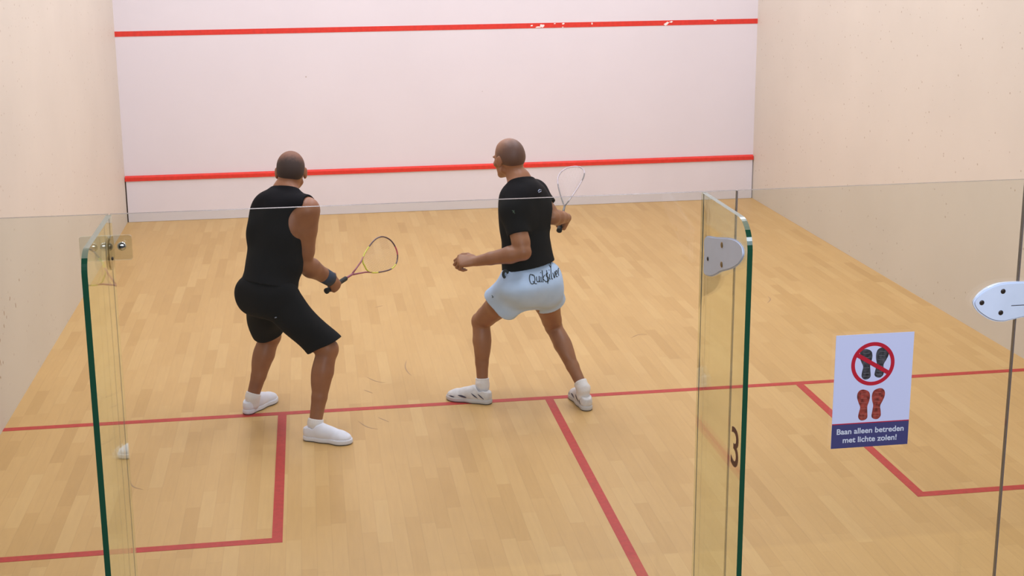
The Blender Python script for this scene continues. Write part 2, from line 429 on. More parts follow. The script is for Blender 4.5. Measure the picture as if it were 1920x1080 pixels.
o = box('band_rule', SX0+.0003, SX1-.0003, -.0021, -.0016, a[1]-.0005, a[1]+.002, M_nred); keep(o, sg)
cx, cz = S(.487, .262); R1, R0 = .0595, .0495
V, F = [], []; n = 64
for k in range(n):
    t = 2*PI*k/n
    for r in (R0, R1):
        for y in (-.0016, -.0024): V.append((cx + r*math.cos(t), y, cz + r*math.sin(t)))
for k in range(n):
    a0, b0 = 4*k, 4*((k+1) % n)
    F += [(a0+1, a0+3, b0+3, b0+1), (a0, b0, b0+2, a0+2), (a0+2, b0+2, b0+3, a0+3), (a0, a0+1, b0+1, b0)]
o = fix_normals(link('prohibition_ring', V, F, M_nred, smooth=False)); keep(o, sg)
t = math.radians(-31); dx, dz = math.cos(t), math.sin(t); hw = .0055
V, F = prism([(-.054, -hw), (.054, -hw), (.054, hw), (-.054, hw)], .0008, lambda a, b, c: (cx + a*dx - b*dz, -.0020-c, cz + a*dz + b*dx))
o = fix_normals(link('prohibition_bar', V, F, M_nred, smooth=False)); keep(o, sg)
def sole(s, t, h, m, name, flip, tilt):
    c = S(s, t)
    ct = [(0, 1), (.22, .98), (.36, .8), (.38, .5), (.28, .15), (.18, -.15), (.24, -.5), (.26, -.8), (.12, -1), (-.1, -1), (-.25, -.85), (-.24, -.5), (-.22, -.1), (-.30, .2), (-.34, .55), (-.26, .85)]
    pp = smooth_poly([(x*flip*h*.58, y*h/2) for x, y in ct], 3); ca, sa = math.cos(tilt), math.sin(tilt)
    V, F = prism(pp, .0003, lambda a, b, cc: (c[0] + a*ca - b*sa, -.0016-cc, c[1] + a*sa + b*ca))
    o = fix_normals(link(name, V, F, m, smooth=False)); keep(o, sg)
    # tread gaps
    V2, F2 = merge([prism([(-.10*h, y*h-.006*h), (.10*h, y*h-.012*h), (.10*h, y*h+.006*h), (-.10*h, y*h+.012*h)], .0003,
                    lambda a, b, cc: (c[0] + a*ca - b*sa, -.0019-cc, c[1] + a*sa + b*ca)) for y in (.36, .22, .08, -.12, -.3, -.4)])
    o2 = fix_normals(link('tread', V2, F2, simple('tread_'+name, ((.13, .13, .15) if m is M_nblack else (.40, .10, .08)), .6), smooth=False))
    o2.parent = o
    return o
sole(.403, .262, .083, M_nblack, 'dark_sole_print', -1, .04)
sole(.588, .252, .083, M_nblack, 'dark_sole_print', 1, -.10)
sole(.395, .622, .085, M_nbrown, 'light_sole_print', -1, 0)
sole(.572, .618, .085, M_nbrown, 'light_sole_print', 1, -.04)
for body, t_ in (('Baan alleen betreden', .853), ('met lichte zolen!', .930)):
    c = S(.50, t_)
    tx = text_obj('lettering', body, .0205, M_nwhite, thick=.0003, bold=.0004)
    w = max(v.co.x for v in tx.data.vertices) - min(v.co.x for v in tx.data.vertices)
    k = (.186 if 'Baan' in body else .150)/w
    for v in tx.data.vertices:
        x, y, z = v.co; v.co = (c[0]-sg.location.x + x*k, -.0024 - z - sg.location.y, c[1] - sg.location.z + y*1.05)
    tx.parent = sg

# ------------------------------------------------------------------ implicit modelling (one continuous surface per part)
class Vol:
    def __init__(s, lo, hi, h):
        s.h = h; s.lo = np.array(lo, float); s.n = np.ceil((np.array(hi, float)-s.lo)/h).astype(int)+1
        s.v = np.full(tuple(s.n), .2, np.float32)
    def block(s, lo, hi):
        a = np.clip(np.floor((lo-s.lo)/s.h).astype(int), 0, s.n); b = np.clip(np.ceil((hi-s.lo)/s.h).astype(int)+1, 0, s.n)
        if (b <= a).any(): return None
        sl = tuple(slice(i, j) for i, j in zip(a, b))
        X = [(s.lo[k] + s.h*np.arange(a[k], b[k])).astype(np.float32) for k in range(3)]
        return sl, X[0][:, None, None], X[1][None, :, None], X[2][None, None, :]
    def add(s, prim, k=.02, sub=False, grow=0., clip=None):
        lo, hi, fn = prim; pad = abs(k) + 3*s.h + .02 + max(grow, 0)
        bl = s.block(lo-pad, hi+pad)
        if bl is None: return
        sl, x, y, z = bl
        d = fn(x, y, z) - np.float32(grow)
        if clip is not None:
            for (p, n) in clip:
                n = unit(n); d = np.maximum(d, (x-p[0])*n[0] + (y-p[1])*n[1] + (z-p[2])*n[2])
        a = s.v[sl]
        if sub:
            d = -d; hh = np.maximum(k - np.abs(a-d), 0)/max(k, 1e-6); s.v[sl] = np.maximum(a, d) + hh*hh*k/4
        else:
            hh = np.maximum(k - np.abs(a-d), 0)/max(k, 1e-6); s.v[sl] = np.minimum(a, d) - hh*hh*k/4
    def grid(s):
        return [(s.lo[k] + s.h*np.arange(s.n[k])).astype(np.float32).reshape([-1 if i == k else 1 for i in range(3)]) for k in range(3)]
    def plane(s, p, n):
        x, y, z = s.grid(); n = unit(n)
        s.v = np.maximum(s.v, (x-p[0])*n[0] + (y-p[1])*n[1] + (z-p[2])*n[2]).astype(np.float32)
    def mesh(s):
        v = s.v; ins = v < 0
        c = ins[:-1, :-1, :-1].astype(np.int8)*0
        for i in (0, 1):
            for j in (0, 1):
                for k in (0, 1):
                    c = c + ins[i:v.shape[0]-1+i, j:v.shape[1]-1+j, k:v.shape[2]-1+k]
        act = (c > 0) & (c < 8); idx = np.argwhere(act); I = np.full(act.shape, -1, np.int64); I[act] = np.arange(len(idx))
        P = np.zeros((len(idx), 3)); cnt = np.zeros(len(idx))
        cor = [(i, j, k) for i in (0, 1) for j in (0, 1) for k in (0, 1)]
        for a in cor:
            for ax in range(3):
                if a[ax]: continue
                b = list(a); b[ax] = 1
                va = v[idx[:, 0]+a[0], idx[:, 1]+a[1], idx[:, 2]+a[2]]; vb = v[idx[:, 0]+b[0], idx[:, 1]+b[1], idx[:, 2]+b[2]]
                m = (va < 0) != (vb < 0); t = np.zeros(len(idx)); t[m] = va[m]/(va[m]-vb[m])
                q = np.tile(np.array(a, float), (len(idx), 1)); q[:, ax] += t
                P[m] += q[m]; cnt[m] += 1
        P = (idx + P/cnt[:, None])*s.h + s.lo
        Fs = []
        for ax in range(3):
            u, w = (ax+1) % 3, (ax+2) % 3
            sl0 = [slice(1, -1)]*3; sl0[ax] = slice(0, v.shape[ax]-1); sl1 = list(sl0); sl1[ax] = slice(1, v.shape[ax])
            sl0 = tuple(sl0); sl1 = tuple(sl1)
            A, B = ins[sl0], ins[sl1]; e = np.argwhere(A != B)
            if not len(e): continue
            fl_ = A[tuple(e.T)]; e = e + np.array([0 if i == ax else 1 for i in range(3)])
            def cell(du, dw):
                q = e.copy(); q[:, u] -= du; q[:, w] -= dw; return I[tuple(q.T)]
            q = np.stack([cell(1, 1), cell(0, 1), cell(0, 0), cell(1, 0)], 1)
            q[~fl_] = q[~fl_][:, ::-1]; Fs.append(q)
        return P, np.concatenate(Fs)
    def obj(s, name, mats, parent=None, smooth_it=2):
        P, F = s.mesh()
        # light Laplacian relax
        E_ = np.concatenate([F[:, [0, 1]], F[:, [1, 2]], F[:, [2, 3]], F[:, [3, 0]]])
        for _ in range(smooth_it):
            acc = np.zeros_like(P); n = np.zeros(len(P))
            for a, b in ((0, 1), (1, 0)):
                np.add.at(acc, E_[:, a], P[E_[:, b]]); np.add.at(n, E_[:, a], 1)
            P = P + .5*(acc/n[:, None] - P)
        me = bpy.data.meshes.new(name)
        me.vertices.add(len(P)); me.vertices.foreach_set('co', P.astype(np.float32).ravel())
        me.loops.add(F.size); me.loops.foreach_set('vertex_index', F.astype(np.int32).ravel())
        me.polygons.add(len(F)); me.polygons.foreach_set('loop_start', np.arange(0, F.size, 4, dtype=np.int32))
        me.polygons.foreach_set('use_smooth', np.ones(len(F), bool))
        me.update(calc_edges=True); me.validate()
        for m in (mats if isinstance(mats, (list, tuple)) else [mats]): me.materials.append(m)
        o = bpy.data.objects.new(name, me); COL.objects.link(o)
        if parent is not None: keep(o, parent)
        return o

def cone(a, b, ra, rb):
    a, b = np.asarray(a, float), np.asarray(b, float); ba = b-a; l2 = float(ba@ba); rr_ = ra-rb; a2 = l2-rr_*rr_; il2 = 1/l2
    r = max(ra, rb)
    def fn(x, y, z):
        px, py, pz = x-a[0], y-a[1], z-a[2]
        yy = px*ba[0] + py*ba[1] + pz*ba[2]; zz = yy - l2
        qx, qy, qz = px*l2-ba[0]*yy, py*l2-ba[1]*yy, pz*l2-ba[2]*yy
        x2 = qx*qx+qy*qy+qz*qz; y2 = yy*yy*l2; z2 = zz*zz*l2
        k = np.sign(rr_)*rr_*rr_*x2
        d = (np.sqrt(x2*a2*il2) + yy*rr_)*il2 - ra
        c1 = np.sign(zz)*a2*z2 > k; c2 = np.sign(yy)*a2*y2 < k
        d = np.where(c2, np.sqrt(x2+y2)*il2 - ra, d)
        d = np.where(c1, np.sqrt(x2+z2)*il2 - rb, d)
        return d.astype(np.float32)
    return np.minimum(a, b)-r, np.maximum(a, b)+r, fn

def ell(c, r, axes=None):
    c = np.asarray(c, float); A = np.eye(3) if axes is None else np.array([unit(q) for q in axes])
    R_ = max(r)
    def fn(x, y, z):
        px, py, pz = x-c[0], y-c[1], z-c[2]
        q = [px*A[i, 0]+py*A[i, 1]+pz*A[i, 2] for i in range(3)]
        k0 = np.sqrt(sum((q[i]/r[i])**2 for i in range(3))); k1 = np.sqrt(sum((q[i]/(r[i]**2))**2 for i in range(3)))
        return (k0*(k0-1)/np.maximum(k1, 1e-6)).astype(np.float32)
    return c-R_, c+R_, fn

def frame(f, up=(0, 0, 1)):
    """right, forward, up (orthonormal) from a facing direction and an approximate up"""
    f = unit(f); u = np.asarray(up, float); u = unit(u - f*(u@f)); return np.cross(f, u), f, u

def hand_prims(wrist, d, n, side, bends, spread=.0, s=1.0, thumb_mode='grip'):
    """palm, four fingers and a thumb. d: wrist->knuckles, n: palm normal, side: +1 right hand"""
    d = unit(d); n = unit(n - d*(n@d)); th = np.cross(d, n)*side      # towards the thumb
    w = np.asarray(wrist, float); out = []
    palm_l = .085*s
    kn = []
    for i, (off, l) in enumerate(((.030, .088), (.010, .092), (-.010, .088), (-.028, .080))):
        kn.append(w + d*l*s + th*off*s - n*.002)
    for k_, r1 in zip(kn, (.0125, .013, .0125, .0115)):
        out.append((cone(w + (k_-w)*.12, k_, .017*s, r1*s), .014))
    out.append((ell(w + d*.05*s + th*.006*s, (.040*s, .048*s, .016*s), (th, d, n)), .014))
    out.append((ell(w + d*.035*s + th*.026*s + n*.010*s, (.017*s, .032*s, .016*s), (th, d, n)), .012))
    for i, (k_, ls, r0) in enumerate(zip(kn, ((.042, .026, .020), (.047, .030, .021), (.043, .028, .021), (.034, .022, .019)), (.0092, .0095, .009, .008))):
        p = k_.copy(); ang = 0.; dirn = d + th*spread*(1.5-i)*.6
        for j in range(3):
            ang += bends[i][j] if isinstance(bends[0], (list, tuple)) else bends[j]
            dd = unit(unit(dirn)*math.cos(ang) + n*math.sin(ang))
            q = p + dd*ls[j]*s
            out.append((cone(p, q, r0*s*(1-.07*j), r0*s*(.93-.08*j)), .0035 if j else .006)); p = q
    # thumb leaves the side of the palm near its base
    t0 = w + d*.022*s + th*.030*s + n*.006*s
    if thumb_mode == 'grip':
        t1 = t0 + unit(d*.5 + th*.75 + n*.55)*.040*s; t2 = t1 + unit(d*.75 + th*.25 + n*.75)*.032*s; t3 = t2 + unit(d*.5 - th*.15 + n*.7)*.024*s
    else:
        t1 = t0 + unit(d*.7 + th*.7 + n*.25)*.042*s; t2 = t1 + unit(d*.9 + th*.3 + n*.35)*.032*s; t3 = t2 + unit(d*.9 + n*.45)*.025*s
    out.append((cone(t0, t1, .0145*s, .0115*s), .010)); out.append((cone(t1, t2, .0115*s, .010*s), .004)); out.append((cone(t2, t3, .010*s, .0082*s), .004))
    return out

def head_prims(c, f, up):
    r, f, u = frame(f, up)
    P = lambda x, y, z: c + r*x + f*y + u*z
    ax = (r, f, u); o = []
    o.append((ell(P(0, -.012, .032), (.077, .098, .088), ax), .02))
    o.append((ell(P(0, -.045, .005), (.068, .060, .062), ax), .02))
    o.append((ell(P(0, .035, -.015), (.064, .062, .075), ax), .02))
    o.append((ell(P(0, .042, -.062), (.050, .050, .042), ax), .02))
    o.append((ell(P(0, .078, -.092), (.022, .018, .018), ax), .02))
    for s in (-1, 1):
        o.append((cone(P(.052*s, -.002, -.058), P(.020*s, .070, -.092), .018, .016), .02))
        o.append((ell(P(.048*s, .062, -.022), (.020, .018, .018), ax), .015))
        o.append((ell(P(.030*s, .086, .018), (.024, .010, .008), ax), .01))
    o.append((cone(P(0, .090, .008), P(0, .115, -.030), .009, .0125), .012))
    for s in (-1, 1): o.append((ell(P(.012*s, .104, -.034), (.008, .010, .007), ax), .006))
    o.append((ell(P(0, .094, -.060), (.024, .010, .006), ax), .006))
    o.append((ell(P(0, .092, -.070), (.021, .010, .007), ax), .006))
    subs = [(ell(P(.031*s, .102, .003), (.016, .014, .010), ax), .012) for s in (-1, 1)] + [(ell(P(0, .108, -.0648), (.022, .010, .0016), ax), .003)]
    eyes = [(ell(P(.031*s, .078, .003), (.0125, .0125, .0125), ax), .002) for s in (-1, 1)]
    ears = []
    for s in (-1, 1):
        er, ef, eu = unit(r*s*.92 - f*.45), unit(f*.9 + r*s*.45), unit(u*.97 - f*.2)
        ears.append((ell(P(.083*s, -.008, -.004), (.0075, .018, .032), (er, ef, eu)), .008))
        ears.append((ell(P(.079*s, .000, -.026), (.007, .011, .013), (er, ef, eu)), .006))
    return o, subs, eyes, ears, P, ax

def limb(pts, rad, k=.012):
    return [(cone(pts[i], pts[i+1], rad[i], rad[i+1]), k) for i in range(len(pts)-1)]
def lerp(a, b, t): return np.asarray(a)*(1-t) + np.asarray(b)*t

def leg_prims(hip, knee, ank, s, back):
    """thigh, knee, calf (bulging towards 'back') and ankle"""
    o = limb([hip, lerp(hip, knee, .45), lerp(hip, knee, .85), knee], [.088*s, .078*s, .058*s, .053*s], .015)
    o += limb([knee, lerp(knee, ank, .30), lerp(knee, ank, .65), ank], [.050*s, .050*s, .038*s, .031*s], .012)
    ax = unit(np.asarray(ank)-knee); b = unit(back - ax*(np.asarray(back)@ax)); c = np.cross(ax, b)
    o.append((ell(lerp(knee, ank, .30) + b*.020, (.047*s, .036*s, .125), (c, b, ax)), .02))
    o.append((ell(lerp(knee, ank, .33) + b*.022 + c*.018, (.030*s, .028*s, .095), (c, b, ax)), .02))
    o.append((ell(knee - b*.026*s, (.036*s, .030*s, .045*s), (c, b, ax)), .02))
    return o
def arm_prims(sh, el, wr, s):
    o = limb([sh, lerp(sh, el, .35), lerp(sh, el, .75), el], [.058*s, .050*s, .044*s, .038*s], .015)
    o += limb([el, lerp(el, wr, .28), lerp(el, wr, .7), wr], [.039*s, .043*s, .032*s, .0255*s], .012)
    return o

def torso_prims(P, C7, rp, rc, s=1., belly=0., shj=None):
    up = unit(C7-P); L_ = np.linalg.norm(C7-P); o = []
    def fr(t):
        r = unit(rp*(1-t) + rc*t); r = unit(r - up*(r@up)); f = np.cross(up, r); return r, f
    for t, rx, ry, rz, fo in ((.03, .160, .115, .105, -.012), (.30, .146+belly, .105+belly, .13, .012), (.52, .150+belly*.6, .112+belly*.6, .13, .008), (.72, .160, .115, .135, 0), (.88, .150, .100, .085, -.004)):
        r, f = fr(t); o.append((ell(P + up*L_*t + f*fo, (rx*s, ry*s, rz), (r, f, up)), .05))
    r, f = fr(0)
    for q in (-1, 1): o.append((ell(P + r*.070*q - f*.050 - up*.035, (.085*s, .080*s, .088*s), (r, f, up)), .04))
    r, f = fr(1)
    for q, sj in zip((-1, 1), shj):
        o.append((cone(C7 - up*.055 + r*.03*q, sj, .062, .056), .04))
        o.append((cone(C7 + up*.03 + r*.025*q, lerp(C7 - up*.02, sj, .75), .040, .038), .03))
        o.append((ell(sj + (C7-sj)*.02, (.062*s, .060*s, .066*s)), .03))
        o.append((ell(P + up*L_*.70 + r*.095*q - f*.045, (.065, .06, .13), (r, f, up)), .04))
    return o

def put(vol, prims, grow=0., clip=None):
    for p in prims: vol.add(p[0], p[1], grow=grow, clip=(p[2] if len(p) > 2 and clip is None else clip))

def skin_material(name, base, ruddy, bump=.12, dark_noise=.14):
    m, N, L = mat(name); b = N['Principled BSDF']; tc = N.new('ShaderNodeTexCoord')
    n = N.new('ShaderNodeTexNoise'); n.inputs['Scale'].default_value = 9; n.inputs['Detail'].default_value = 5; L.new(tc.outputs['Object'], n.inputs['Vector'])
    rp_ = N.new('ShaderNodeValToRGB'); rp_.color_ramp.elements[0].position = .3; rp_.color_ramp.elements[0].color = (*ruddy, 1)
    rp_.color_ramp.elements[1].position = .7; rp_.color_ramp.elements[1].color = (*base, 1); L.new(n.outputs['Fac'], rp_.inputs[0])
    L.new(rp_.outputs[0], b.inputs['Base Color']); b.inputs['Roughness'].default_value = .48
    b.inputs['Subsurface Weight'].default_value = .06; b.inputs['Subsurface Radius'].default_value = (.01, .004, .002)
    n2 = N.new('ShaderNodeTexNoise'); n2.inputs['Scale'].default_value = 140; L.new(tc.outputs['Object'], n2.inputs['Vector'])
    bp = N.new('ShaderNodeBump'); bp.inputs['Strength'].default_value = bump; bp.inputs['Distance'].default_value = .002
    L.new(n2.outputs['Fac'], bp.inputs['Height']); L.new(bp.outputs[0], b.inputs['Normal'])
    return m

M_skinA = skin_material('skin_left_player', (.31, .135, .066), (.235, .092, .046))
M_skinB = skin_material('skin_right_player', (.34, .155, .078), (.26, .108, .054))
M_black = simple('black_cotton', (.005, .005, .007), .9, spec=.2, bump=(60, .15, .004))
M_blackB = simple('black_tee_cotton', (.006, .006, .0075), .9, spec=.2, bump=(60, .15, .004))
M_blue = simple('pale_blue_cloth', (.47, .63, .90), .8, noise=(14, .05), bump=(60, .2, .004))
M_shoe = simple('white_shoe_leather', (.74, .76, .88), .5, noise=(30, .04))
M_shoe2 = simple('white_mesh_shoe', (.66, .65, .68), .6, noise=(40, .10))
M_sole = simple('pale_sole', (.70, .71, .80), .6)
M_solegum = simple('shoe_sole_grey', (.55, .54, .56), .6)
M_dkrub = simple('dark_outsole', (.05, .045, .05), .6)
M_sock = simple('white_sock', (.76, .74, .76), .9, bump=(160, .5, .004))
M_band = simple('dark_blue_wristband', (.035, .05, .085), .9, bump=(150, .4, .003))
M_grip = simple('black_grip_tape', (.012, .012, .012), .7, bump=(90, .4, .003))
M_ink = simple('black_print', (.02, .028, .03), .7)
M_hairA = simple('cropped_dark_hair', (.050, .030, .022), .8, noise=(120, .5), bump=(300, .5, .003))
M_stubB = simple('shaved_stubble', (.20, .098, .060), .6, noise=(160, .15))
M_logo = simple('pale_logo', (.25, .30, .42), .6)
M_eye = simple('eye_white', (.6, .57, .53), .2)

def fade_material(name, centre, r0, r1, inner, outer, rough=.75):
    '''cropped hair thinning out around a crown point'''
    m, N, L = mat(name); b = N['Principled BSDF']; b.inputs['Roughness'].default_value = rough
    g = N.new('ShaderNodeNewGeometry'); d = N.new('ShaderNodeVectorMath'); d.operation = 'DISTANCE'; L.new(g.outputs['Position'], d.inputs[0]); d.inputs[1].default_value = centre
    n = N.new('ShaderNodeTexNoise'); n.inputs['Scale'].default_value = 60; n.inputs['Detail'].default_value = 4; L.new(g.outputs['Position'], n.inputs['Vector'])
    a = N.new('ShaderNodeMath'); a.operation = 'MULTIPLY_ADD'; L.new(n.outputs['Fac'], a.inputs[0]); a.inputs[1].default_value = .03; L.new(d.outputs['Value'], a.inputs[2])
    r = N.new('ShaderNodeMapRange'); r.interpolation_type = 'SMOOTHSTEP'; r.inputs['From Min'].default_value = r0; r.inputs['From Max'].default_value = r1; L.new(a.outputs[0], r.inputs['Value'])
    mx = N.new('ShaderNodeMix'); mx.data_type = 'RGBA'; L.new(r.outputs[0], mx.inputs[0]); mx.inputs[6].default_value = (*inner, 1); mx.inputs[7].default_value = (*outer, 1)
    L.new(mx.outputs[2], b.inputs['Base Color']); return m

# ------------------------------------------------------------------ rackets
def racket(name, butt, axis, wdir, label, hoop_cols, shaft_m, string_m, open_throat, wid=1., r_f=.0052):
    ax = unit(axis); wd = unit(wdir - ax*(np.asarray(wdir)@ax)); nn = np.cross(ax, wd)
    root = empty(name, butt); tag(root, label, 'racket')
    T = lambda x, y, z=0.: np.asarray(butt) + ax*x + wd*y + nn*z
    # hoop outline (teardrop, wide towards the tip)
    if open_throat:
        ctrl = [(.375, 0), (.378, .030), (.410, .060), (.480, .086), (.560, .104), (.620, .096), (.662, .066), (.683, .026)]
    else:
        ctrl = [(.262, .0), (.305, .022), (.390, .054), (.480, .083), (.560, .100), (.620, .094), (.662, .066), (.683, .026)]
    full = ctrl + [(x, -y) for x, y in ctrl[::-1] if y > 0]
    pts = smooth_poly([(x, y*wid) for x, y in full], 8)
    V, F = tube([T(a, b) for a, b in pts], r_f, closed=True, n=8)
    m = len(pts); fm = []
    for i in range(m):
        s = i/m; k = 0
        for j, (s0, s1) in enumerate(hoop_cols[1]):
            if s0 <= s < s1: k = hoop_cols[2][j]
        fm += [k]*8
    o = link('frame', V, F, hoop_cols[0], fmat=fm); keep(o, root)
    # shaft and throat arms
    if open_throat:
        parts = [tube([T(.17, 0), T(.235, 0), T(.262, 0)], [.0075, .007, .0075])]
        for q in (-1, 1): parts.append(tube([T(.255, .003*q), T(.30, .016*q), T(.36, .034*q*wid), T(.405, .0555*q*wid)], [.0055, .005, .005, .0045]))
    else:
        parts = [tube([T(.17, 0), T(.22, 0), T(.264, 0)], [.0075, .0075, .0065])]
    V, F = merge(parts); o = link('shaft', V, F, shaft_m); keep(o, root)
    V, F = tube([T(.0, 0), T(.004, 0), T(.016, 0), (T(.02, 0)), T(.19, 0), T(.196, 0)], [.013, .0175, .0178, .0145, .0140, .010], n=12)
    o = link('grip', V, F, M_grip); keep(o, root)
    # string bed
    poly = np.array(pts); parts = []
    def cross(axis_i, val):
        res = []
        for i in range(m):
            a, b = poly[i], poly[(i+1) % m]
            if (a[axis_i]-val)*(b[axis_i]-val) < 0:
                t = (val-a[axis_i])/(b[axis_i]-a[axis_i]); res.append((a+(b-a)*t)[1-axis_i])
        return sorted(res)
    y = -.098
    while y < .1:
        r = cross(1, y*wid)
        if len(r) >= 2: parts.append(tube([T(r[0], y*wid), T(r[-1], y*wid)], 0.00045, n=4))
        y += .0115
    x = .31
    while x < .68:
        r = cross(0, x)
        if len(r) >= 2: parts.append(tube([T(x, r[0], .0008), T(x, r[-1], .0008)], 0.00045, n=4))
        x += .0125
    V, F = merge(parts); o = link('strings', V, F, string_m); keep(o, root)
    return root

# ------------------------------------------------------------------ shoes
def shoe(parent, heel, toe, up_m, sole_m, label, high=.0, trim=None, lift=0.0, L_=.295, stripes=None, ank=None):
    heel = v3(heel[0], heel[1], 0); toe = v3(toe[0], toe[1], 0); d = unit(toe-heel); r = np.cross(d, v3(0, 0, 1)); u = v3(0, 0, 1)
    Q = lambda x, y, z: heel + d*x*L_/.295 + r*y + u*(z+lift)
    ax = (d, r, u)
    lo = np.minimum(Q(0, 0, 0), Q(.295, 0, 0))-.09; hi = np.maximum(Q(0, 0, 0), Q(.295, 0, 0))+.09; lo[2] = -.02; hi[2] = .2
    vo = Vol(lo, hi, .0034)
    pr = [cone(Q(.040, 0, .040), Q(.120, 0, .042), .033, .036), cone(Q(.12, 0, .042), Q(.215, 0, .032), .038, .040),
          ell(Q(.232, 0, .030), (.056, .044, .032), ax), ell(Q(.045, 0, .062), (.040, .033, .052), ax), ell(Q(.090, 0, .072), (.055, .032, .042), ax),
          ell(Q(.140, 0, .058), (.065, .034, .034), ax)]
    for p in pr: vo.add(p, .02)
    vo.plane(Q(0, 0, .010), -u)
    vo.plane(Q(.05, 0, .084+high), u - d*.28)
    vo.add(cone(Q(.066, 0, .085), Q(.062, 0, .16), .031, .036), .006, sub=True)
    s = vo.obj('shoe', up_m, parent); s['label'] = label
    vo = Vol(lo, hi, .0030)
    for p in (cone(Q(.038, 0, .014), Q(.12, 0, .014), .038, .036), cone(Q(.12, 0, .014), Q(.215, .002, .014), .036, .045), ell(Q(.235, 0, .014), (.060, .047, .05), ax)):
        vo.add(p, .03)
    vo.plane(Q(0, 0, .0295), u); vo.plane(Q(0, 0, .004), -u)
    so = vo.obj('sole', sole_m, None); so.parent = s
    vo = Vol(lo, hi, .0030)
    for p in (cone(Q(.038, 0, .004), Q(.12, 0, .004), .036, .034), cone(Q(.12, 0, .004), Q(.215, .002, .004), .034, .043), ell(Q(.233, 0, .004), (.057, .045, .05), ax)):
        vo.add(p, .03)
    vo.plane(Q(0, 0, .0065), u); vo.plane(Q(0, 0, .0), -u)
    so = vo.obj('outsole', M_dkrub, None); so.parent = s
    # laces
    parts = []
    for k in range(5):
        x = .132 + .016*k; zt = .090 - .0085*k; w = .020
        path = [Q(x+.004*math.cos(t), w*math.sin(t), zt - .010*abs(math.sin(t))**2 - .001) for t in np.linspace(-PI/2, PI/2, 9)]
        parts.append(tube(path, .0024, n=6))
    V, F = merge(parts); la = link('laces', V, F, up_m); la.parent = s
    if stripes:
        # dark flashes following the side of the upper
        from mathutils.bvhtree import BVHTree
        me = s.data; bv = BVHTree.FromPolygons([v.co.copy() for v in me.vertices], [tuple(p.vertices) for p in me.polygons])
        for side in (-1, 1):
            for (x0, z0, x1, z1, w0) in stripes:
                row = []
                for t in np.linspace(0, 1, 9):
                    ww = w0*math.sin(PI*min(max(t*.9+.08, 0), 1))
                    for q in (-1, 1):
                        p0 = Q(x0+(x1-x0)*t, side*.12, z0+(z1-z0)*t + q*ww)
                        hit = bv.ray_cast(Vector(p0), Vector(-r*side))
                        if hit[0] is None: row.append(None)
                        else: row.append(np.array(hit[0]) + r*side*.0012)
                if any(q is None for q in row): continue
                F = [(2*i, 2*i+1, 2*i+3, 2*i+2) for i in range(8)]
                st = link('side_flash', row, F, trim, smooth=False); st.parent = s
                sm_ = st.modifiers.new('thick', 'SOLIDIFY'); sm_.thickness = .0015; sm_.offset = 0
    return s, Q

def folds(vol, amp, seed, freq=38., direction=None):
    x, y, z = vol.grid(); r = random.Random(seed); acc = 0
    for i in range(7):
        q = unit([r.uniform(-1, 1) for _ in range(3)]) if direction is None else unit(np.array(direction) + .55*np.array([r.uniform(-1, 1) for _ in range(3)]))
        f = freq*r.uniform(.5, 1.5); ph = r.uniform(0, 6.28); g2 = unit([r.uniform(-1, 1) for _ in range(3)])
        acc = acc + np.sin(f*(x*q[0]+y*q[1]+z*q[2]) + ph + 1.6*np.sin(9*(x*g2[0]+y*g2[1]+z*g2[2])+ph))
    vol.v = (vol.v + amp*acc/3.).astype(np.float32)

def stroke_on(target, strokes, T, ray, width, m, name, parent, off=.0015):
    """lay pen strokes onto a mesh surface; T maps (a, b) to a start point, ray is the cast direction"""
    from mathutils.bvhtree import BVHTree
    me = target.data; bv = BVHTree.FromPolygons([v.co.copy() for v in me.vertices], [tuple(p.vertices) for p in me.polygons])
    parts = []
    for st in strokes:
        pts = []
        if len(st) > 2:
            n = len(st); C_ = [np.array(p, float) for p in st]; C_ = [2*C_[0]-C_[1]] + C_ + [2*C_[-1]-C_[-2]]
            for i in range(1, n):
                p0, p1, p2, p3 = C_[i-1], C_[i], C_[i+1], C_[i+2]
                for j in range(5):
                    t = j/5; pts.append(.5*((2*p1)+(-p0+p2)*t+(2*p0-5*p1+4*p2-p3)*t*t+(-p0+3*p1-3*p2+p3)*t**3))
            pts.append(C_[-2])
        else: pts = [np.array(st[0], float)*(1-t)+np.array(st[1], float)*t for t in np.linspace(0, 1, 5)]
        P3 = []
        for a in pts:
            hit = bv.ray_cast(Vector(T(*a)), Vector(ray))
            if hit[0] is not None: P3.append(np.array(hit[0]) - unit(ray)*off)
        if len(P3) > 1: parts.append(tube(P3, width, n=6))
    V, F = merge(parts); return keep(link(name, V, F, m), parent)

